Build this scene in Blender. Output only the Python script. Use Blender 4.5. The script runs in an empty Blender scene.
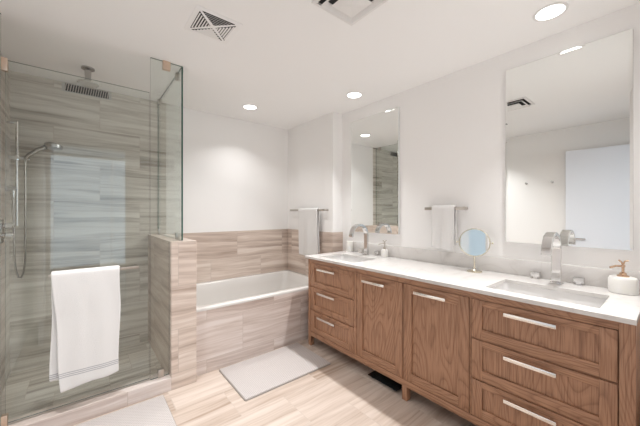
import bpy, bmesh, math, random
from mathutils import Vector, Matrix
random.seed(4)
PI = math.pi
S = bpy.context.scene
COL = S.collection

# ------------------------------------------------------------------ camera, world, light levels, exposure
cam_d = bpy.data.cameras.new('camera')
cam = bpy.data.objects.new('camera', cam_d); COL.objects.link(cam)
cam_d.sensor_width = 36; cam_d.lens = 36 * 291.117 / 640
cam_d.shift_y = -0.66 / 640
cam_d.clip_start = 0.02
cam.location = (0, 0, 1.34)
cam.rotation_euler = (PI / 2, 0, -0.6831)
S.camera = cam

W = bpy.data.worlds.new('daylight'); S.world = W; W.use_nodes = True
W.node_tree.nodes['Background'].inputs[0].default_value = (0.60, 0.80, 1.0, 1)
W.node_tree.nodes['Background'].inputs[1].default_value = 0.5

DOWNLIGHT_W = 5.0
DOWNLIGHT_COL = (1.0, 0.99, 0.985)
DAYLIGHT_W = 25.0
def area(name, loc, rot, sx, sy, power, col, shape='RECTANGLE', spread=PI):
    l = bpy.data.lights.new(name, 'AREA'); l.shape = shape; l.size = sx; l.size_y = sy
    l.energy = power; l.color = col; l.spread = spread
    o = bpy.data.objects.new(name, l); COL.objects.link(o); o.location = loc; o.rotation_euler = rot
    return o
# daylight entering by the bedroom's tall window behind the doorway
area('window_daylight', (0.4, -3.35, 1.35), (PI / 2, 0, 0), 3.4, 2.4, DAYLIGHT_W, (0.70, 0.86, 1.0))

S.view_settings.view_transform = 'Standard'
S.view_settings.look = 'None'
S.view_settings.exposure = 0.68
S.view_settings.gamma = 1
S.view_settings.use_curve_mapping = False
S.cycles.use_denoising = True
S.cycles.max_bounces = 14; S.cycles.diffuse_bounces = 8; S.cycles.glossy_bounces = 6
S.cycles.transparent_max_bounces = 16
S.cycles.sample_clamp_indirect = 6

# ------------------------------------------------------------------ layout (metres; +X to the vanity wall, +Y into the room)
XL, XW, XR = -0.467, 2.364, 2.214          # left wall, vanity wall, alcove wall
YF, YJ, YB = 0.0, 2.49, 3.4255             # door wall, alcove step, back wall
H = 2.49
XPA, XPB, YPN, ZP = 0.5147, 0.6955, 2.4018, 1.1158    # half wall
YA, ZT = 2.481, 0.521                      # tub apron
YG = 2.466                                 # shower glass plane
ZC = 0.903                                 # counter top

# ------------------------------------------------------------------ mesh helpers
class MB:
    def __init__(self): self.bm = bmesh.new()
    def _setm(self, faces, m):
        for f in faces: f.material_index = m
    def box(self, x0, x1, y0, y1, z0, z1, m=0, bev=0.0, seg=2):
        t = bmesh.new()
        bmesh.ops.create_cube(t, size=1)
        bmesh.ops.scale(t, vec=(x1 - x0, y1 - y0, z1 - z0), verts=t.verts)
        bmesh.ops.translate(t, vec=((x0 + x1) / 2, (y0 + y1) / 2, (z0 + z1) / 2), verts=t.verts)
        if bev > 0: bmesh.ops.bevel(t, geom=t.edges[:], offset=bev, segments=seg, profile=0.5, affect='EDGES')
        self._add(t, m); return self
    def _add(self, t, m=None):
        mp = {}
        for v in t.verts: mp[v] = self.bm.verts.new(v.co)
        for f in t.faces:
            try: g = self.bm.faces.new([mp[v] for v in f.verts])
            except ValueError: continue
            g.material_index = f.material_index if m is None else m
        t.free()
    def loft(self, rings, m=0, cap0=True, cap1=True, closed=True):
        R = [[self.bm.verts.new(p) for p in r] for r in rings]
        n = len(R[0])
        for a, b in zip(R, R[1:]):
            for i in range(n if closed else n - 1):
                j = (i + 1) % n
                f = self.bm.faces.new((a[i], a[j], b[j], b[i])); f.material_index = m
        if cap0: self.bm.faces.new(R[0][::-1]).material_index = m
        if cap1: self.bm.faces.new(R[-1]).material_index = m
        return self
    def tube(self, pts, r, m=0, seg=14):
        pts = [Vector(p) for p in pts]; rings = []
        up = None
        for i, p in enumerate(pts):
            d = (pts[min(i + 1, len(pts) - 1)] - pts[max(i - 1, 0)]).normalized()
            if up is None:
                up = Vector((0, 0, 1)) if abs(d.z) < 0.9 else Vector((1, 0, 0))
            a = d.cross(up).normalized(); b = a.cross(d).normalized(); up = b
            rr = r[i] if isinstance(r, (list, tuple)) else r
            rings.append([p + a * rr * math.cos(2 * PI * k / seg) + b * rr * math.sin(2 * PI * k / seg) for k in range(seg)])
        return self.loft(rings, m)
    def lathe(self, prof, c, axis=(0, 0, 1), seg=40, m=0, sx=1.0, sy=1.0):
        ring = prof[0] == prof[-1]
        ax = Vector(axis).normalized(); c = Vector(c)
        u = ax.cross(Vector((0, 0, 1)) if abs(ax.z) < 0.9 else Vector((1, 0, 0))).normalized(); v = ax.cross(u)
        rings = [[c + ax * z + u * max(r, 1e-4) * sx * math.cos(2 * PI * k / seg) + v * max(r, 1e-4) * sy * math.sin(2 * PI * k / seg) for k in range(seg)] for r, z in prof]
        return self.loft(rings, m, not ring, not ring)
    def ribbon(self, path, w, t, yc, m=0):
        """flat bar swept along a path in the XZ plane, w wide in Y, t thick"""
        P = [Vector((x, 0, z)) for x, z in path]; rings = []
        for i, p in enumerate(P):
            d = (P[min(i + 1, len(P) - 1)] - P[max(i - 1, 0)]).normalized()
            n = Vector((-d.z, 0, d.x))
            b = 0.0025
            rings.append([p + n * (t / 2 - b) + Vector((0, yc - w / 2, 0)), p + n * t / 2 + Vector((0, yc - w / 2 + b, 0)),
                          p + n * t / 2 + Vector((0, yc + w / 2 - b, 0)), p + n * (t / 2 - b) + Vector((0, yc + w / 2, 0)),
                          p - n * (t / 2 - b) + Vector((0, yc + w / 2, 0)), p - n * t / 2 + Vector((0, yc + w / 2 - b, 0)),
                          p - n * t / 2 + Vector((0, yc - w / 2 + b, 0)), p - n * (t / 2 - b) + Vector((0, yc - w / 2, 0))])
        return self.loft(rings, m)
    def build(self, name, mats, parent=None, base=None, smooth=35):
        bm = self.bm
        bmesh.ops.recalc_face_normals(bm, faces=bm.faces)
        org = Vector(base) if base else (Vector(parent['_o']) if parent is not None and '_o' in parent else Vector((0, 0, 0)))
        bmesh.ops.translate(bm, vec=-org, verts=bm.verts)
        me = bpy.data.meshes.new(name); bm.to_mesh(me); bm.free()
        for mt in (mats if isinstance(mats, (list, tuple)) else [mats]): me.materials.append(mt)
        if smooth:
            for p in me.polygons: p.use_smooth = True
            me.set_sharp_from_angle(angle=math.radians(smooth))
        o = bpy.data.objects.new(name, me); COL.objects.link(o)
        if parent is not None: o.parent = parent
        else: o.location = org
        ORG.append(o); o['_o'] = tuple(org)
        return o
ORG = []

def tag(o, label, cat, group=None):
    o['label'] = label; o['category'] = cat
    if group: o['group'] = group
    return o
def thing(name, loc, label, cat, group=None):
    o = bpy.data.objects.new(name, None); COL.objects.link(o); o.location = loc
    o.empty_display_size = 0.1
    o['_o'] = tuple(loc); ORG.append(o)
    return tag(o, label, cat, group)
def struct(o): o['kind'] = 'structure'; return o
def dup(o, loc=None, parent=None, label=None):
    c = o.copy(); COL.objects.link(c)
    if '_o' in c: ORG.append(c)
    if parent is not None: c.parent = parent
    if loc is not None: c.location = loc
    if label: c['label'] = label
    for ch in list(o.children): dup(ch, parent=c)
    return c

def rrect(cx, cy, hx, hy, r, z, n=6):
    pts = []
    for qx, qy, a0 in ((1, 1, 0), (-1, 1, PI / 2), (-1, -1, PI), (1, -1, 1.5 * PI)):
        for k in range(n + 1):
            a = a0 + k * PI / 2 / n
            pts.append((cx + qx * (hx - r) + r * math.cos(a), cy + qy * (hy - r) + r * math.sin(a), z))
    return pts

# ------------------------------------------------------------------ materials
def mat(name, col, rough=0.5, metal=0.0, spec=0.5, **kw):
    m = bpy.data.materials.new(name); m.use_nodes = True
    b = m.node_tree.nodes['Principled BSDF']
    b.inputs['Base Color'].default_value = (*col, 1); b.inputs['Roughness'].default_value = rough
    b.inputs['Metallic'].default_value = metal; b.inputs['Specular IOR Level'].default_value = spec
    for k, v in kw.items(): b.inputs[k].default_value = v
    return m
def nd(m, t, **kw):
    n = m.node_tree.nodes.new(t)
    for k, v in kw.items(): setattr(n, k, v)
    return n
def mth(m, op, a, b=None):
    n = nd(m, 'ShaderNodeMath', operation=op)
    for i, x in enumerate((a, b)):
        if x is None: continue
        if isinstance(x, (int, float)): n.inputs[i].default_value = x
        else: m.node_tree.links.new(x, n.inputs[i])
    return n.outputs[0]
def ramp(m, fac, stops):
    r = nd(m, 'ShaderNodeValToRGB'); e = r.color_ramp.elements
    while len(e) < len(stops): e.new(0.5)
    for i, (p, c) in enumerate(stops): e[i].position = p; e[i].color = (*c, 1)
    m.node_tree.links.new(fac, r.inputs[0]); return r.outputs[0]
def bump(m, h, strength, dist):
    b = nd(m, 'ShaderNodeBump'); b.inputs['Strength'].default_value = strength; b.inputs['Distance'].default_value = dist
    m.node_tree.links.new(h, b.inputs['Height'])
    m.node_tree.links.new(b.outputs[0], m.node_tree.nodes['Principled BSDF'].inputs['Normal'])

def paint(name, col, rough=0.6):
    m = mat(name, col, rough, spec=0.3)
    g = nd(m, 'ShaderNodeNewGeometry'); n = nd(m, 'ShaderNodeTexNoise'); n.inputs['Scale'].default_value = 180
    m.node_tree.links.new(g.outputs['Position'], n.inputs['Vector'])
    bump(m, n.outputs[0], 0.04, 0.002)
    return m

def stone(name, kind, su=0.0, sv=0.0, stops=None, rough=0.32, tw=0.64, th=0.33, grout=(0.50, 0.43, 0.375)):
    """vein-cut stone tile; veins and long side of the tile run horizontally"""
    m = mat(name, (0.6, 0.5, 0.42), rough); L = m.node_tree.links
    g = nd(m, 'ShaderNodeNewGeometry'); sp = nd(m, 'ShaderNodeSeparateXYZ'); L.new(g.outputs['Position'], sp.inputs[0])
    x, y, z = sp.outputs
    if kind == 'floor': u, v = x, y
    else: u, v = mth(m, 'ADD', x, y), z
    u = mth(m, 'ADD', u, su); v = mth(m, 'ADD', v, sv)
    cb = nd(m, 'ShaderNodeCombineXYZ'); L.new(u, cb.inputs[0]); L.new(v, cb.inputs[1])
    wc = nd(m, 'ShaderNodeCombineXYZ'); L.new(mth(m, 'MULTIPLY', u, 1.6), wc.inputs[0]); L.new(mth(m, 'MULTIPLY', v, 4.5), wc.inputs[1])
    wn = nd(m, 'ShaderNodeTexNoise'); L.new(wc.outputs[0], wn.inputs['Vector']); wn.inputs['Detail'].default_value = 2; wn.inputs['Scale'].default_value = 1.0
    br = nd(m, 'ShaderNodeTexBrick'); L.new(cb.outputs[0], br.inputs['Vector'])
    br.offset = 0.5; br.inputs['Scale'].default_value = 1
    br.inputs['Color1'].default_value = (0, 0, 0, 1); br.inputs['Color2'].default_value = (1, 1, 1, 1)
    br.inputs['Mortar'].default_value = (0.5, 0.5, 0.5, 1)
    br.inputs['Mortar Size'].default_value = 0.0016; br.inputs['Mortar Smooth'].default_value = 0.1
    br.inputs['Brick Width'].default_value = tw; br.inputs['Row Height'].default_value = th
    rnd = nd(m, 'ShaderNodeSeparateColor'); L.new(br.outputs['Color'], rnd.inputs[0]); rnd = rnd.outputs[0]
    v = mth(m, 'ADD', v, mth(m, 'MULTIPLY', wn.outputs[0], 0.07))
    c2 = nd(m, 'ShaderNodeCombineXYZ')
    # veins drift a little as they run
    L.new(mth(m, 'MULTIPLY', u, 0.55), c2.inputs[0])
    L.new(mth(m, 'ADD', mth(m, 'MULTIPLY', v, 10.5), mth(m, 'MULTIPLY', u, 0.12)), c2.inputs[1]); L.new(mth(m, 'MULTIPLY', rnd, 37.0), c2.inputs[2])
    n1 = nd(m, 'ShaderNodeTexNoise'); L.new(c2.outputs[0], n1.inputs['Vector'])
    n1.inputs['Scale'].default_value = 1.6; n1.inputs['Detail'].default_value = 6; n1.inputs['Roughness'].default_value = 0.62
    n1.inputs['Distortion'].default_value = 0.35
    c3 = nd(m, 'ShaderNodeCombineXYZ')
    L.new(mth(m, 'MULTIPLY', u, 2.0), c3.inputs[0]); L.new(mth(m, 'MULTIPLY', v, 60.0), c3.inputs[1]); L.new(mth(m, 'MULTIPLY', rnd, 11.0), c3.inputs[2])
    n2 = nd(m, 'ShaderNodeTexNoise'); L.new(c3.outputs[0], n2.inputs['Vector'])
    n2.inputs['Scale'].default_value = 1.3; n2.inputs['Detail'].default_value = 4
    f = mth(m, 'ADD', mth(m, 'MULTIPLY', n1.outputs[0], 0.80), mth(m, 'MULTIPLY', n2.outputs[0], 0.20))
    f = mth(m, 'ADD', f, mth(m, 'MULTIPLY', mth(m, 'SUBTRACT', rnd, 0.5), 0.10))
    col = ramp(m, f, stops)
    mx = nd(m, 'ShaderNodeMix', data_type='RGBA'); L.new(br.outputs['Fac'], mx.inputs[0]); L.new(col, mx.inputs[6])
    mx.inputs[7].default_value = (*grout, 1)
    L.new(mx.outputs[2], m.node_tree.nodes['Principled BSDF'].inputs['Base Color'])
    bump(m, mth(m, 'SUBTRACT', 1.0, br.outputs['Fac']), 0.35, 0.0015)
    return m
WARM = [(0.34, (0.42, 0.33, 0.275)), (0.43, (0.55, 0.45, 0.388)), (0.51, (0.645, 0.545, 0.475)), (0.62, (0.75, 0.665, 0.60))]
COOL_LIT = [(0.34, (0.29, 0.25, 0.21)), (0.43, (0.45, 0.41, 0.36)), (0.51, (0.58, 0.54, 0.485)), (0.62, (0.69, 0.655, 0.60))]  # same stone as WARM, greyed so its colour carries the shower's cool light
FLOOR = [(0.34, (0.36, 0.275, 0.215)), (0.43, (0.475, 0.385, 0.32)), (0.51, (0.555, 0.465, 0.40)), (0.62, (0.635, 0.55, 0.485))]
M_floor = stone('floor_stone', 'floor', su=0.15, sv=0.17, stops=FLOOR, rough=0.35)
M_tub = stone('warm_wall_stone', 'wall', su=-1.139 - 3.4255 + 0.64 * 8, sv=-0.1206, stops=WARM)
M_apron = stone('apron_stone', 'wall', su=-1.12 - 2.481 + 0.64 * 8, sv=-0.11 + 0.33, stops=[(p, (c[0] * 0.98, c[1] * 1.0, c[2] * 1.05)) for p, c in WARM])
M_shower = stone('cool_lit_wall_stone', 'wall', su=0.208 - 3.4255 + 0.64 * 8, sv=-0.12, stops=COOL_LIT)
M_showerfloor = stone('shower_floor_stone', 'floor', stops=COOL_LIT, tw=0.32, th=0.32)
M_wall = paint('white_wall_paint', (0.88, 0.87, 0.86))
M_ceil = paint('white_ceiling_paint', (0.92, 0.915, 0.91))
M_white_metal = mat('white_enamel', (0.80, 0.79, 0.78), 0.4)
M_dark = mat('dark_void', (0.02, 0.02, 0.022), 0.8)
M_door = mat('door_paint', (0.78, 0.80, 0.85), 0.45)
M_tubw = mat('bath_acrylic', (0.68, 0.66, 0.635), 0.18)
M_ceramic = mat('sink_ceramic', (0.74, 0.73, 0.72), 0.1)
M_chrome = mat('polished_chrome', (0.68, 0.67, 0.66), 0.09, 1.0)
M_dchrome = mat('grey_chrome', (0.50, 0.49, 0.48), 0.2, 1.0)
M_nickel = mat('polished_nickel', (0.86, 0.84, 0.80), 0.16, 1.0)
M_bar = mat('brushed_nickel', (0.52, 0.48, 0.44), 0.28, 1.0)
M_bronze = mat('satin_bronze', (0.70, 0.55, 0.44), 0.3, 1.0)
M_rose = mat('rose_gold', (0.62, 0.43, 0.30), 0.25, 1.0)
M_brass = mat('pale_brass', (0.72, 0.67, 0.55), 0.18, 1.0)
M_mirror = mat('mirror_silver', (0.90, 0.915, 0.90), 0.0, 1.0)
M_mirror_side = mat('mirror_edge', (0.78, 0.80, 0.79), 0.25)
M_blackglass = mat('black_glass', (0.012, 0.016, 0.018), 0.06)
M_rubber = mat('black_rubber', (0.03, 0.03, 0.03), 0.6)
M_frost = mat('frosted_white_glass', (0.86, 0.85, 0.82), 0.28, **{'Subsurface Weight': 0.3, 'Subsurface Radius': (0.03, 0.03, 0.025)})
M_carpet = mat('bedroom_floor', (0.55, 0.52, 0.49), 0.8)

def glass_mat(name, tint, refl=1.0):
    m = bpy.data.materials.new(name); m.use_nodes = True; nt = m.node_tree; nt.nodes.clear(); L = nt.links
    o = nd(m, 'ShaderNodeOutputMaterial'); t = nd(m, 'ShaderNodeBsdfTransparent'); t.inputs[0].default_value = (*tint, 1)
    g = nd(m, 'ShaderNodeBsdfGlossy'); g.inputs['Roughness'].default_value = 0.0; g.inputs[0].default_value = (refl, refl, refl, 1)
    fr = nd(m, 'ShaderNodeFresnel'); ge = nd(m, 'ShaderNodeNewGeometry')
    io = nd(m, 'ShaderNodeMix', data_type='FLOAT'); io.inputs[2].default_value = 1.5; io.inputs[3].default_value = 1 / 1.5
    L.new(ge.outputs['Backfacing'], io.inputs[0]); L.new(io.outputs[0], fr.inputs[0])
    mx = nd(m, 'ShaderNodeMixShader'); L.new(fr.outputs[0], mx.inputs[0]); L.new(t.outputs[0], mx.inputs[1]); L.new(g.outputs[0], mx.inputs[2])
    L.new(mx.outputs[0], o.inputs[0]); return m
M_glass = glass_mat('shower_glass', (0.965, 0.981, 0.971))
M_pane = glass_mat('window_glass', (0.97, 0.98, 0.98))
M_gedge = mat('glass_edge_green', (0.02, 0.085, 0.065), 0.08)
M_topedge = mat('glass_edge_grey', (0.16, 0.19, 0.18), 0.12)

def emis(name, col, s):
    m = bpy.data.materials.new(name); m.use_nodes = True; nt = m.node_tree; nt.nodes.clear()
    o = nd(m, 'ShaderNodeOutputMaterial'); e = nd(m, 'ShaderNodeEmission'); e.inputs[0].default_value = (*col, 1); e.inputs[1].default_value = s
    nt.links.new(e.outputs[0], o.inputs[0]); return m
M_lens = emis('lit_lamp_lens', (1.0, 0.97, 0.92), 4.0)

def quartz():
    m = mat('white_quartz', (0.84, 0.82, 0.80), 0.13); L = m.node_tree.links
    g = nd(m, 'ShaderNodeNewGeometry')
    n = nd(m, 'ShaderNodeTexNoise'); L.new(g.outputs['Position'], n.inputs['Vector'])
    n.inputs['Scale'].default_value = 2.6; n.inputs['Detail'].default_value = 7; n.inputs['Distortion'].default_value = 1.6
    f = mth(m, 'ABSOLUTE', mth(m, 'SUBTRACT', n.outputs[0], 0.5))
    c = ramp(m, f, [(0.0, (0.64, 0.615, 0.595)), (0.02, (0.68, 0.66, 0.64)), (0.09, (0.70, 0.68, 0.66))])
    L.new(c, m.node_tree.nodes['Principled BSDF'].inputs['Base Color']); return m
M_quartz = quartz()

def oak(name, vertical):
    m = mat(name, (0.36, 0.19, 0.11), 0.42); L = m.node_tree.links
    g = nd(m, 'ShaderNodeNewGeometry'); sp = nd(m, 'ShaderNodeSeparateXYZ'); L.new(g.outputs['Position'], sp.inputs[0])
    oi = nd(m, 'ShaderNodeObjectInfo')
    along, across = (sp.outputs[2], sp.outputs[1]) if vertical else (sp.outputs[1], sp.outputs[2])
    off = mth(m, 'MULTIPLY', oi.outputs['Random'], 23.0)
    c = nd(m, 'ShaderNodeCombineXYZ')
    L.new(mth(m, 'MULTIPLY', along, 0.9), c.inputs[0]); L.new(mth(m, 'MULTIPLY', across, 4.2), c.inputs[1])
    L.new(mth(m, 'ADD', mth(m, 'MULTIPLY', sp.outputs[0], 3.0), off), c.inputs[2])
    n = nd(m, 'ShaderNodeTexNoise'); L.new(c.outputs[0], n.inputs['Vector'])
    n.inputs['Scale'].default_value = 1.0; n.inputs['Detail'].default_value = 1.2; n.inputs['Distortion'].default_value = 0.2
    ring = mth(m, 'FRACT', mth(m, 'MULTIPLY', n.outputs[0], 26.0))
    c2 = nd(m, 'ShaderNodeCombineXYZ')
    L.new(mth(m, 'MULTIPLY', along, 7.0), c2.inputs[0]); L.new(mth(m, 'MULTIPLY', across, 210.0), c2.inputs[1]); L.new(off, c2.inputs[2])
    p = nd(m, 'ShaderNodeTexNoise'); L.new(c2.outputs[0], p.inputs['Vector']); p.inputs['Scale'].default_value = 1; p.inputs['Detail'].default_value = 3
    rc = ramp(m, ring, [(0.0, (0.30, 0.155, 0.090)), (0.16, (0.38, 0.204, 0.121)), (0.55, (0.43, 0.240, 0.146)), (0.90, (0.40, 0.218, 0.130)), (1.0, (0.30, 0.155, 0.090))])
    pc = ramp(m, p.outputs[0], [(0.33, (0.66, 0.61, 0.57)), (0.52, (1, 1, 1)), (0.7, (1.08, 1.07, 1.05))])
    mx = nd(m, 'ShaderNodeMix', data_type='RGBA', blend_type='MULTIPLY'); mx.inputs[0].default_value = 1
    L.new(rc, mx.inputs[6]); L.new(pc, mx.inputs[7])
    L.new(mx.outputs[2], m.node_tree.nodes['Principled BSDF'].inputs['Base Color'])
    bump(m, p.outputs[0], 0.12, 0.0008)
    return m
M_oakv = oak('oak_grain_upright', True)
M_oakh = oak('oak_grain_level', False)

def terry(name, col, stripes=None):
    m = mat(name, col, 0.95, spec=0.1); L = m.node_tree.links
    m.node_tree.nodes['Principled BSDF'].inputs['Sheen Weight'].default_value = 0.25
    t = nd(m, 'ShaderNodeTexCoord'); n = nd(m, 'ShaderNodeTexNoise'); L.new(t.outputs['Object'], n.inputs['Vector'])
    n.inputs['Scale'].default_value = 260; n.inputs['Detail'].default_value = 3
    bump(m, n.outputs[0], 0.5, 0.004)
    if stripes:
        sp = nd(m, 'ShaderNodeSeparateXYZ'); L.new(t.outputs['Object'], sp.inputs[0])
        z0, pitch, k, wd = stripes
        q = mth(m, 'DIVIDE', mth(m, 'SUBTRACT', sp.outputs[2], z0), pitch)
        ins = mth(m, 'MULTIPLY', mth(m, 'GREATER_THAN', q, 0.0), mth(m, 'LESS_THAN', q, float(k)))
        on = mth(m, 'MULTIPLY', ins, mth(m, 'LESS_THAN', mth(m, 'FRACT', q), wd))
        mx = nd(m, 'ShaderNodeMix', data_type='RGBA'); L.new(on, mx.inputs[0])
        mx.inputs[6].default_value = (*col, 1); mx.inputs[7].default_value = (0.42, 0.42, 0.44, 1)
        L.new(mx.outputs[2], m.node_tree.nodes['Principled BSDF'].inputs['Base Color'])
    return m
M_towel = terry('white_terry', (0.74, 0.73, 0.72))
M_towel_s = terry('white_terry_striped', (0.74, 0.73, 0.72), (-0.634, 0.0115, 3, 0.5))

def matweave():
    m = mat('bath_mat_weave', (0.66, 0.615, 0.60), 0.95, spec=0.1); L = m.node_tree.links
    g = nd(m, 'ShaderNodeNewGeometry'); sp = nd(m, 'ShaderNodeSeparateXYZ'); L.new(g.outputs['Position'], sp.inputs[0])
    a = mth(m, 'SINE', mth(m, 'MULTIPLY', sp.outputs[0], 2 * PI / 0.024)); b = mth(m, 'SINE', mth(m, 'MULTIPLY', sp.outputs[1], 2 * PI / 0.018))
    w = mth(m, 'MULTIPLY', a, b)
    n = nd(m, 'ShaderNodeTexNoise'); L.new(g.outputs['Position'], n.inputs['Vector']); n.inputs['Scale'].default_value = 140
    h = mth(m, 'ADD', mth(m, 'MULTIPLY', w, 0.4), n.outputs[0])
    c = ramp(m, mth(m, 'ADD', mth(m, 'MULTIPLY', w, 0.4), 0.5), [(0.1, (0.42, 0.385, 0.37)), (0.5, (0.53, 0.495, 0.48)), (0.9, (0.59, 0.555, 0.54))])
    L.new(c, m.node_tree.nodes['Principled BSDF'].inputs['Base Color'])
    bump(m, h, 0.7, 0.004); return m
M_mat = matweave()
M_matedge = mat('mat_dark_edge', (0.36, 0.33, 0.30), 0.9)  # darker tone around the lower edge of each mat

# ------------------------------------------------------------------ room shell
def sbox(name, m, *a):
    return struct(MB().box(*a).build(name, m, smooth=0))
sbox('floor', M_floor, XL - 0.1, XW + 0.1, -0.12, YB + 0.1, -0.1, 0.0)
sbox('ceiling', M_ceil, XL - 0.1, XW + 0.1, -0.12, YB + 0.1, H, H + 0.1)
sbox('wall_back', M_wall, XL - 0.1, XW + 0.1, YB, YB + 0.1, 0, H)
sbox('wall_left', M_wall, XL - 0.1, XL, YF, YB, 0, H)
sbox('wall_right', M_wall, XW, XW + 0.1, -0.12, YB, 0, H)
sbox('wall_alcove', M_wall, XR, XW, YJ, YB, 0, H)
# door wall with the doorway the picture is taken from (x -0.32 .. 0.47)
DX0, DX1, DZ = -0.32, 0.47, 2.20
m = MB(); m.box(XL - 0.1, DX0, -0.12, YF, 0, H); m.box(DX1, XW, -0.12, YF, 0, H); m.box(DX0, DX1, -0.12, YF, DZ, H)
struct(m.build('wall_front', M_wall, smooth=0))
m = MB(); t = 0.012
m.box(DX0 - 0.06, DX0, YF, YF + t, 0, DZ + 0.06); m.box(DX1, DX1 + 0.06, YF, YF + t, 0, DZ + 0.06); m.box(DX0, DX1, YF, YF + t, DZ, DZ + 0.06)
struct(m.build('trim_1', M_white_metal, smooth=0))
# bedroom beyond the doorway
m = MB(); m.box(-1.6, 2.6, -3.6, -0.12, -0.1, 0.0); struct(m.build('floor_bedroom', M_carpet, smooth=0))
m = MB(); m.box(-1.6, 2.6, -3.6, -0.12, 2.62, 2.7); struct(m.build('ceiling_bedroom', M_ceil, smooth=0))
m = MB(); m.box(-1.7, -1.6, -3.6, -0.12, 0, 2.62); struct(m.build('wall_bedroom_left', M_wall, smooth=0))
m = MB(); m.box(2.6, 2.7, -3.6, -0.12, 0, 2.62); struct(m.build('wall_bedroom_right', M_wall, smooth=0))
m = MB(); m.box(-1.6, 2.6, -0.13, -0.12, 2.49, 2.62); m.box(-1.6, XL - 0.1, -0.13, -0.12, 0, 2.62); m.box(XW + 0.1, 2.6, -0.13, -0.12, 0, 2.62)
struct(m.build('wall_bedroom_front', M_wall, smooth=0))
m = MB()
for x in (-1.6, -0.55, 0.5, 1.55, 2.54): m.box(x, x + 0.06, -3.6, -3.54, 0, 2.62)
m.box(-1.6, 2.6, -3.6, -3.54, 0, 0.06); m.box(-1.6, 2.6, -3.6, -3.54, 2.56, 2.62)
win = struct(m.build('window_1', M_white_metal, smooth=0))
m = MB(); m.box(-1.6, 2.6, -3.575, -3.569, 0.06, 2.56); m.build('window_glass', M_pane, win, smooth=0)

# tile: tub surround, apron, shower walls
m = MB()
m.box(XPB, XR - 0.01, YB - 0.01, YB, 0.40, 1.1106)
m.box(XR - 0.01, XR, YJ - 0.01, YB, 0.0, 1.1106)
m.box(XR, XW, YJ - 0.01, YJ, 0.0, 1.1106)
struct(m.build('trim_2', M_tub, smooth=0))
m = MB(); m.box(XPB, XR - 0.01, YA, YA + 0.03, 0, ZT); struct(m.build('trim_3', M_apron, smooth=0))
m = MB(); m.box(XL + 0.01, XPA, YB - 0.01, YB, 0, H); m.box(XPA, 0.681, YB - 0.01, YB, ZP, H); m.box(XL, XL + 0.01, YPN, YB, 0, H)
struct(m.build('trim_4', M_shower, smooth=0))
m = MB(); m.box(XPA, XPB, YPN, YB - 0.01, 0, ZP - 0.0, bev=0.002)
struct(m.build('wall_half', M_tub, smooth=0))
m = MB(); m.box(XL, XPA, YPN, YPN + 0.13, 0, 0.098, bev=0.003); struct(m.build('trim_5', M_apron, smooth=0))
m = MB(); m.box(XL + 0.01, XPA, YPN + 0.13, YB - 0.01, 0, 0.03); struct(m.build('floor_shower', M_showerfloor, smooth=0))

# the open bathroom door, seen in the large mirror
hx, hy = -0.375, 0.10; ex, ey = -0.325, 0.945
dl = math.hypot(ex - hx, ey - hy); da = math.atan2(ey - hy, ex - hx)
m = MB(); m.box(0, dl, -0.02, 0.02, 0.012, 2.15, bev=0.002)
door = m.build('door_1', M_door, smooth=0); struct(door); door.location = (hx, hy, 0); door.rotation_euler = (0, 0, da)
for s in (-1, 1):
    m = MB(); m.lathe([(0.026, 0), (0.026, 0.008), (0.011, 0.010), (0.011, 0.045)], (dl - 0.07, s * 0.02, 1.0), (0, s, 0), 24)
    m.tube([(dl - 0.06, s * 0.058, 1.0), (dl - 0.12, s * 0.058, 1.0), (dl - 0.20, s * 0.055, 1.0)], 0.009)
    m.build('lever_handle', M_chrome, door)

# ------------------------------------------------------------------ bathtub
TX0, TX1, TY0, TY1 = XPB, XR - 0.01, YA, YB - 0.01
t = thing('bathtub', ((TX0 + TX1) / 2, (TY0 + TY1) / 2, ZT), 'white built-in bathtub set behind the stone-tiled apron', 'bathtub')
m = MB(); cx, cy = (TX0 + TX1) / 2, (TY0 + TY1) / 2; hx, hy = (TX1 - TX0) / 2, (TY1 - TY0) / 2
zr = ZT + 0.024
rings = [rrect(cx, cy, hx, hy, 0.004, ZT + 0.001), rrect(cx, cy, hx, hy, 0.004, zr - 0.005), rrect(cx, cy, hx - 0.005, hy - 0.005, 0.004, zr),
         rrect(cx, cy, hx - 0.062, hy - 0.066, 0.05, zr), rrect(cx, cy, hx - 0.072, hy - 0.074, 0.06, zr - 0.010),
         rrect(cx, cy, hx - 0.085, hy - 0.085, 0.08, zr - 0.10), rrect(cx - 0.01, cy, hx - 0.13, hy - 0.105, 0.10, zr - 0.30),
         rrect(cx - 0.02, cy, hx - 0.18, hy - 0.14, 0.12, zr - 0.38), rrect(cx - 0.03, cy, hx - 0.26, hy - 0.20, 0.12, zr - 0.405)]
m.loft(rings, cap0=False)
m.build('basin', M_tubw, t, smooth=50)
m = MB(); m.lathe([(0.0, 0), (0.03, 0), (0.03, 0.005), (0.012, 0.009), (0.0, 0.009)], (TX0 + 0.40, cy, zr - 0.405)); m.build('drain', M_chrome, t)

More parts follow.
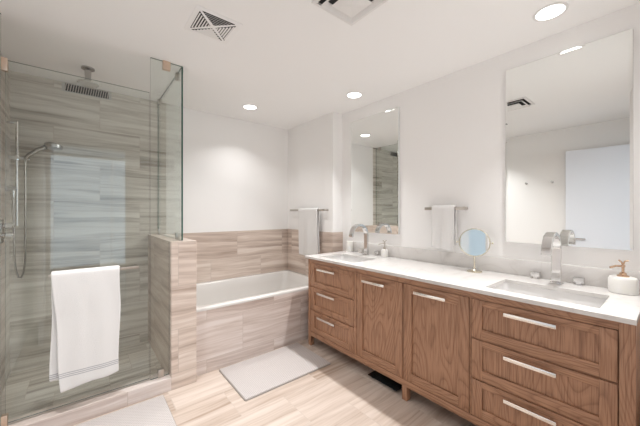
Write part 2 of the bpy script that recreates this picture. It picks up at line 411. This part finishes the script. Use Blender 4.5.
# ------------------------------------------------------------------ vanity
VX, VY0, VY1 = 1.776, 0.109, 2.3706
ZB, ZTOP = 0.10, ZC - 0.024
van = thing('vanity_cabinet', (2.06, (VY0 + VY1) / 2, 0), 'long oak double vanity with six drawers and two doors against the right wall', 'cabinet')
m = MB()
m.box(VX, VX + 0.02, VY0 + 0.05, VY1 - 0.035, 0.836, ZTOP, 1, 0.0015)      # top rail
m.box(VX, VX + 0.02, VY0 + 0.05, VY1 - 0.035, ZB, 0.146, 1, 0.0015)        # bottom rail
m.box(VX, VX + 0.045, VY1 - 0.035, VY1, ZB, ZTOP, 0, 0.0015)               # end stiles
m.box(VX, VX + 0.045, VY0, VY0 + 0.05, ZB, ZTOP, 0, 0.0015)
m.box(VX, VX + 0.02, 1.700, 1.728, 0.146, 0.836, 0, 0.001)
m.box(VX + 0.004, VX + 0.02, 0.772, 0.780, 0.146, 0.836, 0, 0.001)
m.box(VX + 0.004, VX + 0.02, 1.238, 1.244, 0.146, 0.836, 0, 0.001)
m.box(VX + 0.045, XW - 0.003, VY1 - 0.02, VY1, ZB, ZTOP, 0, 0.001)         # sides, bottom, back
m.box(VX + 0.045, XW - 0.003, VY0, VY0 + 0.02, ZB, ZTOP, 0, 0.001)
m.box(VX + 0.02, XW - 0.003, VY0 + 0.02, VY1 - 0.02, ZB, ZB + 0.02, 1)
m.box(XW - 0.012, XW - 0.003, VY0 + 0.02, VY1 - 0.02, ZB + 0.02, ZTOP, 0)
for z in (0.598, 0.367):
    m.box(VX + 0.012, VX + 0.02, 1.728, VY1 - 0.035, z - 0.008, z + 0.008, 1); m.box(VX + 0.012, VX + 0.02, VY0 + 0.05, 0.772, z - 0.008, z + 0.008, 1)
m.build('carcass', [M_oakv, M_oakh], van)
for y0, y1 in ((VY1 - 0.04, VY1), (1.210, 1.252), (VY0, VY0 + 0.05)):
    for x0 in (VX + 0.001, XW - 0.07):
        MB().box(x0, x0 + 0.045, y0, y1, 0, ZB, 0, 0.002).build('leg', M_oakv, van)
def front(name, y0, y1, z0, z1, st, rt, rb, hz, hc, hl):
    """inset shaker front: frame, recessed panel; then the bar handle as its child"""
    g = 0.0036; y0 += g; y1 -= g; z0 += g; z1 -= g
    m = MB(); xf = VX + 0.001
    m.box(xf, xf + 0.020, y0, y0 + st, z0, z1, 0, 0.001); m.box(xf, xf + 0.020, y1 - st, y1, z0, z1, 0, 0.001)
    m.box(xf, xf + 0.020, y0 + st, y1 - st, z1 - rt, z1, 1, 0.001); m.box(xf, xf + 0.020, y0 + st, y1 - st, z0, z0 + rb, 1, 0.001)
    m.box(xf + 0.012, xf + 0.018, y0 + st - 0.002, y1 - st + 0.002, z0 + rb - 0.002, z1 - rt + 0.002, 0)
    o = m.build(name, [M_oakv, M_oakh], van)
    m = MB(); hx = xf - 0.034
    m.box(hx, hx + 0.009, hc - hl / 2, hc + hl / 2, hz - 0.0105, hz + 0.0105, 0, 0.003)
    for s in (-1, 1): m.box(hx + 0.007, xf + 0.002, hc + s * (hl / 2 - 0.022) - 0.006, hc + s * (hl / 2 - 0.022) + 0.006, hz - 0.006, hz + 0.006)
    m.build('handle', M_nickel, o)
    return o
for z0, z1, hz in ((0.600, 0.836, 0.789), (0.369, 0.596, 0.556), (0.146, 0.365, 0.322)):
    front('drawer', 1.728, VY1 - 0.035, z0, z1, 0.062, 0.042, 0.05, hz, 2.072, 0.25)
for z0, z1, hz in ((0.606, 0.836, 0.792), (0.371, 0.602, 0.560), (0.146, 0.367, 0.329)):
    front('drawer', VY0 + 0.05, 0.772, z0, z1, 0.058, 0.036, 0.055, hz, 0.478, 0.226)
front('door', 1.244, 1.700, 0.146, 0.836, 0.062, 0.062, 0.062, 0.785, 1.503, 0.226)
front('door', 0.780, 1.238, 0.146, 0.836, 0.062, 0.062, 0.062, 0.792, 1.026, 0.226)

# continuous quartz worktop with its backsplash
SINKS = ((0.225, 0.715), (1.770, 2.260)); SX0, SX1 = 1.825, 2.150
xs = [1.738, SX0, SX1, XW]; ys = [VY0 - 0.004, SINKS[0][0], SINKS[0][1], SINKS[1][0], SINKS[1][1], VY1 + 0.01]
m = MB(); bm = m.bm
V = [[bm.verts.new((x, y, ZC)) for y in ys] for x in xs]; fs = []
for i in range(3):
    for j in range(5):
        if i == 1 and j in (1, 3): continue
        fs.append(bm.faces.new((V[i][j], V[i + 1][j], V[i + 1][j + 1], V[i][j + 1])))
ex_ = bmesh.ops.extrude_face_region(bm, geom=fs)
bmesh.ops.translate(bm, vec=(0, 0, -0.023), verts=[g for g in ex_['geom'] if isinstance(g, bmesh.types.BMVert)])
top = m.build('countertop', M_quartz, base=(2.05, 1.24, ZTOP), smooth=30)
tag(top, 'long white quartz worktop with two sink cutouts on the oak vanity', 'worktop')
bv = top.modifiers.new('soft_edge', 'BEVEL'); bv.width = 0.002; bv.segments = 2; bv.limit_method = 'ANGLE'
tag(MB().box(XW - 0.02, XW, VY0 - 0.004, VY1 + 0.01, ZC + 0.0005, 1.012, 0, 0.002).build('backsplash', M_quartz, base=(XW - 0.01, 1.24, ZC)),
    'low white quartz backsplash along the wall behind the worktop', 'backsplash')

def sink(y0, y1, label):
    cx, cy = (SX0 + SX1) / 2, (y0 + y1) / 2; hx, hy = (SX1 - SX0) / 2 + 0.006, (y1 - y0) / 2 + 0.006
    zt = ZC - 0.0245
    t = thing('sink', (cx, cy, zt - 0.14), label, 'sink', 'undermount sinks in the vanity top')
    m = MB()
    m.loft([rrect(cx, cy, hx + 0.02, hy + 0.02, 0.03, zt - 0.012), rrect(cx, cy, hx + 0.02, hy + 0.02, 0.03, zt), rrect(cx, cy, hx, hy, 0.03, zt),
            rrect(cx, cy, hx - 0.004, hy - 0.004, 0.03, zt - 0.03), rrect(cx, cy, hx - 0.02, hy - 0.02, 0.04, zt - 0.11),
            rrect(cx, cy, hx - 0.05, hy - 0.05, 0.05, zt - 0.132), rrect(cx, cy, 0.03, 0.03, 0.028, zt - 0.138)], cap0=False)
    m.build('bowl', M_ceramic, t, smooth=60)
    m = MB(); m.lathe([(0, 0), (0.026, 0), (0.026, 0.004), (0.016, 0.007), (0, 0.007)], (cx, cy, zt - 0.138)); m.build('drain', M_chrome, t)
sink(*SINKS[0], 'white rectangular sink sunk in the worktop below the big mirror, nearer the camera')
sink(*SINKS[1], 'white rectangular sink sunk in the worktop below the narrow mirror, beside the bathtub')

def faucet(yc, dy, label):
    xb = 2.255
    t = thing('faucet', (xb, yc, ZC), label, 'faucet', 'widespread faucets of the vanity')
    r = 0.108; path = [(xb, ZC + 0.008), (xb, ZC + 0.07), (xb, ZC + 0.14), (xb, 1.105)]
    for k in range(1, 17):
        a = PI * k / 16; path.append((xb - r + r * math.cos(a), 1.105 + r * math.sin(a)))
    path.append((xb - 2 * r, 1.098))
    m = MB(); m.ribbon(path, 0.048, 0.020, yc); m.build('spout', M_chrome, t, smooth=30)
    MB().box(xb - 0.026, xb + 0.026, yc - 0.03, yc + 0.03, ZC, ZC + 0.009, 0, 0.002).build('base_plate', M_chrome, t)
    for y in (yc + 0.012 + dy, yc + 0.012 - dy):
        m = MB(); m.box(2.287, 2.331, y - 0.024, y + 0.024, ZC, ZC + 0.007, 0, 0.0015)
        m.box(2.298, 2.320, y - 0.012, y + 0.012, ZC + 0.007, ZC + 0.018)
        m.box(2.292, 2.326, y - 0.024, y + 0.024, ZC + 0.016, ZC + 0.046, 0, 0.0012)
        m.build('handle', M_chrome, t, smooth=20)
    return t
f1 = faucet(0.470, 0.108, 'chrome ribbon-arc faucet with block handles at the sink below the big mirror')
dup(f1, (2.255, 2.020, ZC), label='chrome ribbon-arc faucet with block handles at the sink below the narrow mirror')

# ------------------------------------------------------------------ mirrors
def wall_mirror(y0, y1, z0, z1, label):
    t = thing('wall_mirror', (XW - 0.012, (y0 + y1) / 2, z0), label, 'mirror', 'frameless mirrors on the vanity wall')
    MB().box(XW - 0.022, XW - 0.0005, y0, y1, z0, z1, 0, 0.002).build('backing', M_mirror_side, t)
    m = MB(); x = XW - 0.0225; b = 0.012
    bm = m.bm
    o = [bm.verts.new((x, y, z)) for y, z in ((y0, z0), (y1, z0), (y1, z1), (y0, z1))]
    i = [bm.verts.new((x - 0.001, y, z)) for y, z in ((y0 + b, z0 + b), (y1 - b, z0 + b), (y1 - b, z1 - b), (y0 + b, z1 - b))]
    for k in range(4): bm.faces.new((o[k], o[(k + 1) % 4], i[(k + 1) % 4], i[k]))
    bm.faces.new(i); bm.faces.new(o[::-1])
    m.build('mirror_glass', M_mirror, t, smooth=0)
wall_mirror(0.155, 0.776, 1.130, 2.352, 'large frameless wall mirror above the near sink, showing the white door')
wall_mirror(1.690, 2.322, 1.128, 2.352, 'frameless wall mirror above the far sink, between the two towel bars')

# ------------------------------------------------------------------ towel bars and towels
def towel_bar(y0, y1, xw, z, label):
    t = thing('towel_bar', (xw, (y0 + y1) / 2, z), label, 'towel bar', 'nickel wall towel bars')
    MB().box(xw - 0.068, xw - 0.056, y0, y1, z - 0.012, z + 0.012, 0, 0.0015).build('bar', M_bar, t)
    for y in (y0 + 0.012, y1 - 0.012):
        MB().box(xw - 0.058, xw - 0.0005, y - 0.010, y + 0.010, z - 0.010, z + 0.010, 0, 0.001).build('post', M_bar, t)
towel_bar(1.044, 1.386, XW, 1.372, 'short nickel towel bar on the wall above the vanity top between the mirrors')
towel_bar(2.560, 3.275, XR, 1.367, 'long nickel towel bar on the alcove wall above the bathtub')

def towel(name, label, bar, u0, u1, zf, zb, axis, side, thick=0.012, fold=0.010, r=0.017, drift=0.0, droop=0.0, taper=0.0, mt=M_towel, seed=1, ry=None, base=None, backshift=0.0):
    """cloth over a bar. axis 'x' or 'y' = direction of the bar; side = sign of the room side; bar = (fixed coord, z)"""
    c0, zb0 = bar; R = random.Random(seed); ph = [R.uniform(0, 6.28) for _ in range(6)]
    path = []
    n = 26
    for k in range(n + 1): path.append((1, zf + (zb0 - zf) * k / n, r))
    for k in range(1, 8):
        a = PI * k / 8; path.append((0, zb0 + r * math.sin(a), r * math.cos(a)))
    for k in range(n + 1): path.append((-1, zb0 + (zb - zb0) * k / n, -r))
    NU = 44; grid = []
    for i in range(NU + 1):
        s = i / NU; row = []
        for flag, z, off in path:
            dep = max(0.0, zb0 - z); g = min(1.0, dep / 0.25)
            u = u0 + (u1 - u0) * s
            u += drift * dep * (1 if flag >= 0 else 0) + (backshift * g if flag < 0 else 0)
            if flag > 0: u += taper * dep / 0.7 * (1 - s)
            u += 0.006 * g * math.sin(z * 9 + ph[0])
            w = fold * g * (math.sin(s * 7.5 + ph[1]) * 0.6 + math.sin(s * 15 + ph[2] + z * 2) * 0.4)
            zz = z + (droop * (s - 0.5) * g if flag > 0 else 0) + (0.004 * math.sin(s * 9 + ph[3]) * g)
            o = off * (1 - 0.5 * g if flag > 0 else 1) + w + (0.004 * g if flag > 0 else 0)
            if flag < 0: o = off * (1 - 0.5 * g) + 0.3 * w - 0.002
            row.append((u, c0 + side * o, zz) if axis == 'x' else (c0 + side * o, u, zz))
        grid.append(row)
    m = MB(); bm = m.bm
    Vv = [[bm.verts.new(p) for p in row] for row in grid]
    for i in range(NU):
        for j in range(len(path) - 1):
            bm.faces.new((Vv[i][j], Vv[i + 1][j], Vv[i + 1][j + 1], Vv[i][j + 1]))
    o = m.build(name, mt, base=base, smooth=80)
    sd = o.modifiers.new('thickness', 'SOLIDIFY'); sd.thickness = thick; sd.offset = 0
    sb = o.modifiers.new('soft', 'SUBSURF'); sb.levels = 1; sb.render_levels = 1
    return tag(o, label, 'towel')

# ------------------------------------------------------------------ shower glass
def glass_box(m, x0, x1, y0, y1, z0, z1, big):
    """pane box: large faces clear (slot 0), polished edges green (slot 1)"""
    t = bmesh.new(); bmesh.ops.create_cube(t, size=1)
    bmesh.ops.scale(t, vec=(x1 - x0, y1 - y0, z1 - z0), verts=t.verts)
    bmesh.ops.translate(t, vec=((x0 + x1) / 2, (y0 + y1) / 2, (z0 + z1) / 2), verts=t.verts)
    for f in t.faces:
        f.normal_update(); f.material_index = 0 if abs(f.normal[big]) > 0.5 else 1
    m._add(t); return m
GT = 0.005
sd_ = thing('shower_door', (0.02, YG, 0.10), 'frameless glass shower door with a towel bar across its outside', 'shower door')
m = MB(); glass_box(m, -0.350, 0.380, YG - GT, YG + GT, 0.112, 2.2253, 1); m.build('glass_pane', [M_glass, M_topedge], sd_, smooth=0)
for z0, z1 in ((2.160, 2.234), (0.101, 0.165)):
    m = MB(); m.box(-0.366, -0.340, YG - 0.016, YG + 0.016, z0, z1, 0, 0.002); m.build('pivot_hinge', M_bronze, sd_)
tb = MB(); yb_ = YG - 0.068; zb_ = 0.956
tb.box(-0.162, 0.305, yb_ - 0.007, yb_ + 0.007, zb_ - 0.009, zb_ + 0.009, 0, 0.002)
bar_o = tb.build('towel_bar', M_bar, sd_)
for x in (-0.145, 0.288):
    MB().box(x - 0.009, x + 0.009, yb_ + 0.006, YG - GT, zb_ - 0.008, zb_ + 0.008, 0, 0.001).build('post', M_bar, bar_o)

fp = thing('glass_panel', (0.46, YG, 0.098), 'fixed clear glass panel right of the shower door, notched over the half wall', 'glass panel')
m = MB(); bm = m.bm
poly = [(0.3867, 0.099), (XPA - 0.002, 0.099), (XPA - 0.002, ZP + 0.003), (0.6002, ZP + 0.003), (0.6002, H - 0.003), (0.3867, H - 0.003)]
a = [bm.verts.new((x, YG - GT, z)) for x, z in poly]; b = [bm.verts.new((x, YG + GT, z)) for x, z in poly]
bm.faces.new(a); bm.faces.new(b[::-1])
for k in range(6): bm.faces.new((a[k], b[k], b[(k + 1) % 6], a[(k + 1) % 6])).material_index = 2 if k == 5 else 1
m.build('glass_pane', [M_glass, M_gedge, M_topedge], fp, smooth=0)
MB().box(0.468, 0.520, YG - 0.016, YG + 0.016, H - 0.064, H - 0.0005, 0, 0.002).build('ceiling_clip', M_bronze, fp)
MB().box(0.436, 0.476, YG - 0.016, YG + 0.016, 0.0985, 0.158, 0, 0.002).build('floor_clip', M_bar, fp)

sp_ = thing('glass_panel', (0.4 - 0.8, YG, 0.098), 'narrow fixed glass strip between the left wall and the shower door hinges', 'glass panel')
m = MB(); glass_box(m, XL + 0.012, -0.368, YG - GT, YG + GT, 0.099, H - 0.003, 1); m.build('glass_pane', [M_glass, M_topedge], sp_, smooth=0)

rp = thing('glass_panel', (0.6057, 2.95, ZP), 'tall glass return panel standing along the top of the tiled half wall', 'glass panel')
XG = 0.6057
m = MB(); glass_box(m, XG - GT, XG + GT, YG - GT, YB - 0.012, ZP + 0.003, H - 0.003, 0); m.build('glass_pane', [M_glass, M_gedge], rp, smooth=0)
for y in (2.615, 3.335):
    MB().box(XG - 0.015, XG + 0.015, y - 0.02, y + 0.02, H - 0.055, H - 0.0005, 0, 0.002).build('ceiling_clip', M_bar, rp)
    MB().box(XG - 0.015, XG + 0.015, y - 0.02, y + 0.02, ZP + 0.0005, ZP + 0.055, 0, 0.002).build('clamp', M_bar, rp)

towel('bath_towel', 'large white bath towel with grey stripes hanging on the shower door bar', (yb_, zb_), -0.150, 0.192, 0.250, 0.310, 'x', -1,
      thick=0.011, fold=0.005, r=0.020, drift=0.0, droop=0.03, taper=0.045, mt=M_towel_s, seed=3, base=(0.02, yb_, zb_), backshift=-0.004)
towel('hand_towel', 'white hand towel on the bar beside the bathtub', (XR - 0.062, 1.367), 2.675, 3.055, 0.80, 0.86, 'y', -1, thick=0.013, fold=0.006, r=0.0215, seed=5,
      base=(XR - 0.062, 2.88, 1.367))
towel('hand_towel', 'small rumpled white hand towel on the bar between the two wall mirrors', (XW - 0.062, 1.372), 1.118, 1.308, 1.035, 1.085, 'y', -1, thick=0.012, fold=0.013, r=0.0215, droop=0.02, drift=0.05, seed=8,
      base=(XW - 0.062, 1.23, 1.372))

# ------------------------------------------------------------------ shower fittings
t = thing('rain_shower_head', (0.03, 2.97, H), 'round chrome rain shower head on a short arm from the shower ceiling', 'shower head')
MB().lathe([(0, 0), (0.044, 0), (0.044, -0.010), (0.022, -0.022), (0.020, -0.08), (0.026, -0.115), (0, -0.115)], (0.03, 2.97, H)).build('arm', M_dchrome, t)
MB().lathe([(0, 0), (0.03, 0), (0.068, -0.006), (0.070, -0.012), (0.066, -0.016), (0, -0.016)], (0.03, 2.97, H - 0.113)).build('head', M_chrome, t)

t = thing('slot_vent', (0.037, YB - 0.01, 2.41), 'white slotted air vent high on the shower back wall', 'vent')
x0, x1, z0, z1, yv = -0.146, 0.210, 2.409, 2.484, YB - 0.0105
m = MB(); m.box(x0, x1, yv - 0.006, yv, z0, z1); m.build('frame', mat('vent_grey', (0.50, 0.49, 0.47), 0.5), t, smooth=0)
m = MB(); m.box(x0 + 0.022, x1 - 0.022, yv - 0.0075, yv - 0.0062, z0 + 0.006, z1 - 0.006); m.build('slot', M_dark, t, smooth=0)
m = MB()
for k in range(18):
    x = x0 + 0.026 + k * (x1 - x0 - 0.054) / 17
    m.loft([[(x - 0.008, yv - 0.010, z0 + 0.006), (x - 0.002, yv - 0.010, z0 + 0.006), (x - 0.002, yv - 0.0078, z0 + 0.006), (x - 0.008, yv - 0.0078, z0 + 0.006)],
            [(x + 0.002, yv - 0.010, z1 - 0.006), (x + 0.008, yv - 0.010, z1 - 0.006), (x + 0.008, yv - 0.0078, z1 - 0.006), (x + 0.002, yv - 0.0078, z1 - 0.006)]])
m.build('louver', M_bar, t, smooth=0)

BX, BY = -0.40, 3.255
hs = thing('hand_shower', (XL + 0.01, BY, 1.24), 'chrome hand shower on a slide bar with a looping hose on the left shower wall', 'hand shower')
MB().tube([(BX, BY, 1.235), (BX, BY, 2.05)], 0.0095).build('slide_bar', M_chrome, hs)
for z in (2.035, 1.535):
    MB().tube([(XL + 0.0105, BY, z), (BX, BY, z)], 0.010).build('bracket', M_chrome, hs)
m = MB(); m.tube([(BX - 0.045, BY - 0.02, 1.765), (BX + 0.075, BY - 0.02, 1.760)], 0.014); m.box(BX - 0.015, BX + 0.015, BY - 0.03, BY + 0.015, 1.742, 1.783, 0, 0.004); m.build('slider', M_chrome, hs)
m = MB(); m.tube([(BX + 0.050, BY - 0.045, 1.755), (BX + 0.070, BY - 0.055, 1.785), (BX + 0.12, BY - 0.07, 1.830), (BX + 0.17, BY - 0.085, 1.858)], [0.012, 0.015, 0.016, 0.018])
m.lathe([(0, 0.026), (0.040, 0.024), (0.056, 0.014), (0.058, -0.010), (0.052, -0.016), (0, -0.016)], (BX + 0.215, BY - 0.095, 1.868), (0.12, 0, 1))
m.build('spray_head', M_dchrome, hs)
hose = []
for k in range(41):
    q = k / 40
    if q < 0.45: hose.append((BX + 0.052, BY - 0.05, 1.75 - q / 0.45 * 0.72))
    elif q < 0.62:
        a = PI * (q - 0.45) / 0.17; hose.append((BX + 0.052 - 0.030 * (1 - math.cos(a)), BY - 0.05, 1.03 - 0.20 * math.sin(a)))
    else: hose.append((BX - 0.008 - 0.012 * (q - 0.62), BY - 0.05 , 1.03 + (q - 0.62) / 0.38 * 0.45))
MB().tube(hose, 0.0065, seg=10).build('hose', M_dchrome, hs)
m = MB(); m.tube([(XL + 0.0105, BY - 0.05, 1.512), (BX - 0.005, BY - 0.05, 1.512)], 0.013); m.tube([(BX - 0.012, BY - 0.05, 1.512), (BX - 0.012, BY - 0.05, 1.455)], 0.010); m.build('hose_elbow', M_chrome, hs)

sv = thing('shower_valve', (XL + 0.01, 3.07, 1.20), 'pair of chrome shower valve knobs low on the left shower wall', 'valve')
MB().box(XL + 0.0105, XL + 0.017, 3.03, 3.11, 1.12, 1.29, 0, 0.002).build('plate', M_chrome, sv)
for z in (1.243, 1.172):
    MB().lathe([(0.018, 0), (0.018, 0.012), (0.022, 0.014), (0.022, 0.050), (0.019, 0.054), (0, 0.054)], (XL + 0.017, 3.07, z), (1, 0, 0), 24).build('knob', M_chrome, sv)

# ------------------------------------------------------------------ ceiling fittings
def downlight(x, y, label, power=1.0, spread=2.0, tilt=0.0, r=0.075):
    t = thing('recessed_downlight', (x, y, H), label, 'ceiling light', 'round recessed downlights in the ceiling')
    MB().lathe([(r - 0.008, -0.0005), (r + 0.007, -0.0005), (r + 0.006, -0.004), (r - 0.005, -0.006), (r - 0.008, -0.004), (r - 0.008, -0.0005)], (x, y, H)).build('trim_ring', M_white_metal, t)
    MB().lathe([(0, -0.0006), (r - 0.008, -0.0006), (r - 0.009, -0.0030), (0, -0.0034)], (x, y, H)).build('lens', M_lens, t)
    l = area('downlight_lamp', (0, 0, -0.02), (0, -tilt, 0), 0.07, 0.07, DOWNLIGHT_W * power, DOWNLIGHT_COL, 'DISK', spread)
    l.parent = t
    return t
downlight(1.413, 2.945, 'round recessed ceiling light over the bathtub', 0.5)
downlight(2.060, 2.000, 'round recessed ceiling light in front of the far wall mirror', 1.9, 1.9, -0.5)
downlight(2.079, 0.462, 'round recessed ceiling light in front of the near large mirror', 1.9, 1.9, -0.5)
downlight(0.02, 1.88, 'added unseen ceiling light in front of the shower door, brightening the room', 1.0, 1.75)  # added lamp, out of view, to lift the room's brightness

# four-way register with triangular louvre fields
t = thing('ceiling_vent', (0.622, 1.812, H), 'square white ceiling vent with triangular slatted fields near the shower glass', 'vent')
cx, cy, hw = 0.622, 1.812, 0.135
m = MB(); m.box(cx - hw, cx + hw, cy - hw, cy + hw, H - 0.004, H - 0.0005, 0, 0.0015); m.build('plate', M_ceil, t)
q = 0.100; gap = 0.012
for k in range(4):
    a = k * PI / 2
    def T(p, q_): return (cx + p * math.cos(a) - q_ * math.sin(a), cy + p * math.sin(a) + q_ * math.cos(a))
    m = MB(); tri = [T(q + gap * .6, -q + 0.004), T(q + gap * .6, q - 0.004), T(gap * 1.4, 0)]
    m.loft([[(x, y, H - 0.0041) for x, y in tri], [(x, y, H - 0.0062) for x, y in tri]]); f = m.build('louver_field', M_dark, t, smooth=0)
    m = MB(); N = 6
    for j in range(N):
        p0 = gap * 1.4 + (j + 0.35) * (q - gap * 0.8) / N; hh = max(0.004, (p0 - gap) * 0.97)
        w = (0.0095, 0.0140, 0.0068, 0.0030)[k]
        m.loft([[(*T(p0 - 0.001, qq), H - 0.0063), (*T(p0 + w - 0.001, qq), H - 0.0065), (*T(p0 + w, qq), H - 0.0070), (*T(p0, qq), H - 0.0068)] for qq in (-hh, hh)])
    m.build('slat', M_white_metal, f, smooth=0)

# stepped square diffuser
t = thing('air_diffuser', (1.12, 1.105, H), 'square stepped white air diffuser at the top edge of the ceiling', 'vent')
cx, cy = 1.123, 1.108
def sqring(ho, hi, zo, zi, th=0.004):
    m = MB()
    def sq(h, z): return [(cx - h, cy - h, z), (cx + h, cy - h, z), (cx + h, cy + h, z), (cx - h, cy + h, z)]
    m.loft([sq(ho, zo), sq(hi, zi), sq(hi, zi + th), sq(ho, zo + th), sq(ho, zo)], cap0=False, cap1=False); return m
sqring(0.155, 0.134, H - 0.006, H - 0.010).build('frame', M_white_metal, t, smooth=0)
m = MB(); m.box(cx - 0.132, cx + 0.132, cy - 0.132, cy + 0.132, H - 0.002, H - 0.0005); m.build('throat', M_dark, t, smooth=0)
sqring(0.120, 0.092, H - 0.026, H - 0.008, 0.003).build('vane', M_white_metal, t, smooth=0)
m = MB(); m.loft([[(cx - h, cy - h, z), (cx + h, cy - h, z), (cx + h, cy + h, z), (cx - h, cy + h, z)] for h, z in ((0.004, H - 0.044), (0.078, H - 0.030), (0.072, H - 0.024), (0.004, H - 0.036))], cap0=True)
m.build('core', M_white_metal, t, smooth=0)

# ------------------------------------------------------------------ small things on the worktop, the floor and the left wall
mm = thing('makeup_mirror', (2.235, 0.945, ZC), 'round brass-rimmed makeup mirror on a stand on the worktop', 'mirror')
c = Vector((2.235, 0.945, 1.118)); ax = Vector((-0.9115, -0.397, 0.104)).normalized()
MB().lathe([(0, 0), (0.050, 0), (0.052, 0.004), (0.046, 0.008), (0.014, 0.013), (0.009, 0.018), (0, 0.018)], (2.235, 0.945, ZC)).build('base', M_brass, mm)
MB().tube([(2.235, 0.945, ZC + 0.015), (2.235, 0.945, 1.012)], 0.0055).build('stem', M_brass, mm)
RR = 0.101
MB().lathe([(RR - 0.004, 0.008), (RR, 0.006), (RR + 0.003, 0), (RR, -0.006), (RR - 0.004, -0.008), (RR - 0.03, -0.010), (RR - 0.03, 0.002), (RR - 0.004, 0.004), (RR - 0.004, 0.008)], c, ax, 64).build('rim', M_brass, mm)
MB().lathe([(0, 0.0060), (RR - 0.005, 0.0060), (RR - 0.005, -0.009), (0, -0.009)], c, ax, 64).build('mirror_glass', M_mirror, mm)
uu = ax.cross(Vector((0, 0, 1))).normalized()
for s in (-1, 1):
    MB().lathe([(0.004, 0), (0.004, 0.010), (0.008, 0.012), (0.008, 0.018), (0, 0.020)], c + uu * s * (RR + 0.001), uu * s, 16).build('pivot_knob', M_brass, mm)

def dispenser(x, y, label, r, h, M_rose=M_rose):
    t = thing('soap_dispenser', (x, y, ZC), label, 'soap dispenser', 'soap dispensers on the worktop')
    MB().lathe([(0, 0), (r - 0.004, 0), (r, 0.004), (r, h - 0.016), (r - 0.006, h - 0.004), (r - 0.016, h), (0, h)], (x, y, ZC)).build('bottle', M_frost, t)
    z = ZC + h
    m = MB(); m.lathe([(0, 0), (r * 0.42, 0), (r * 0.42, 0.006), (0.016, 0.010), (0.013, 0.020), (0.006, 0.024), (0.006, 0.050), (0.009, 0.052), (0.009, 0.062), (0, 0.063)], (x, y, z))
    m.build('collar', M_rose, t)
    m = MB(); m.tube([(x, y, z + 0.055), (x - 0.02, y + 0.025, z + 0.057), (x - 0.038, y + 0.047, z + 0.047)], 0.0055, seg=10)
    m.tube([(x, y, z + 0.060), (x + 0.004, y - 0.006, z + 0.082), (x + 0.010, y - 0.02, z + 0.087)], 0.004, seg=8); m.tube([(x, y, z + 0.060), (x - 0.002, y + 0.006, z + 0.078), (x - 0.008, y + 0.016, z + 0.088)], 0.004, seg=8)
    m.build('pump', M_rose, t)
dispenser(2.280, 0.188, 'wide frosted white soap dispenser with rose-gold pump right of the near faucet', 0.059, 0.088)
dispenser(2.295, 1.815, 'slimmer white soap dispenser with dark pump right of the far faucet', 0.034, 0.075, M_bar)
t = thing('tumbler', (2.285, 2.293, ZC), 'white tumbler on the far corner of the worktop by the backsplash', 'cup')
MB().lathe([(0, 0), (0.033, 0), (0.035, 0.003), (0.037, 0.115), (0.035, 0.117), (0.0335, 0.115), (0.031, 0.006), (0, 0.006)], (2.285, 2.293, ZC)).build('cup', M_frost, t)

def bath_mat(x0, x1, y0, y1, label):
    t = thing('bath_mat', ((x0 + x1) / 2, (y0 + y1) / 2, 0), label, 'bath mat', 'woven bath mats on the floor')
    MB().box(x0 + 0.004, x1 - 0.004, y0 + 0.004, y1 - 0.004, 0.001, 0.014, 0, 0.004).build('pile', M_mat, t)
    m = MB(); 
    m.loft([rrect((x0 + x1) / 2, (y0 + y1) / 2, (x1 - x0) / 2, (y1 - y0) / 2, 0.012, z) for z in (0.0005, 0.007)]); m.build('dark_edge', M_matedge, t, smooth=0)
bath_mat(0.890, 1.700, 1.930, 2.455, 'pale woven bath mat lying along the bathtub apron')
bath_mat(-0.38, 0.455, 1.86, 2.372, 'pale woven bath mat in front of the shower curb')

t = thing('bathroom_scale', (1.93, 1.45, 0), 'dark glass bathroom scale pushed under the vanity doors', 'scale')
MB().box(1.80, 2.08, 1.315, 1.595, 0.014, 0.022, 0, 0.002).build('platform', M_blackglass, t)
for x in (1.835, 2.045):
    for y in (1.35, 1.56): MB().lathe([(0, 0), (0.02, 0), (0.024, 0.014), (0, 0.014)], (x, y, 0), seg=20).build('foot', M_rubber, t)
MB().box(1.90, 1.96, 1.42, 1.49, 0.0221, 0.0226).build('display', mat('scale_display', (0.10, 0.12, 0.12), 0.2), t, smooth=0)

for y, w in ((1.428, 'farther from the door'), (1.116, 'nearer to the open door')):
    t = thing('robe_hook', (XL, y, 1.768), 'small chrome robe hook on the left wall, %s' % w, 'hook', 'robe hooks on the left wall')
    MB().lathe([(0, 0), (0.016, 0), (0.016, 0.006), (0.007, 0.008), (0.007, 0.040), (0.010, 0.044), (0.010, 0.052), (0, 0.053)], (XL + 0.0005, y, 1.768), (1, 0, 0.12), 20).build('peg', M_chrome, t)

for o in ORG:
    if '_o' in o: del o['_o']
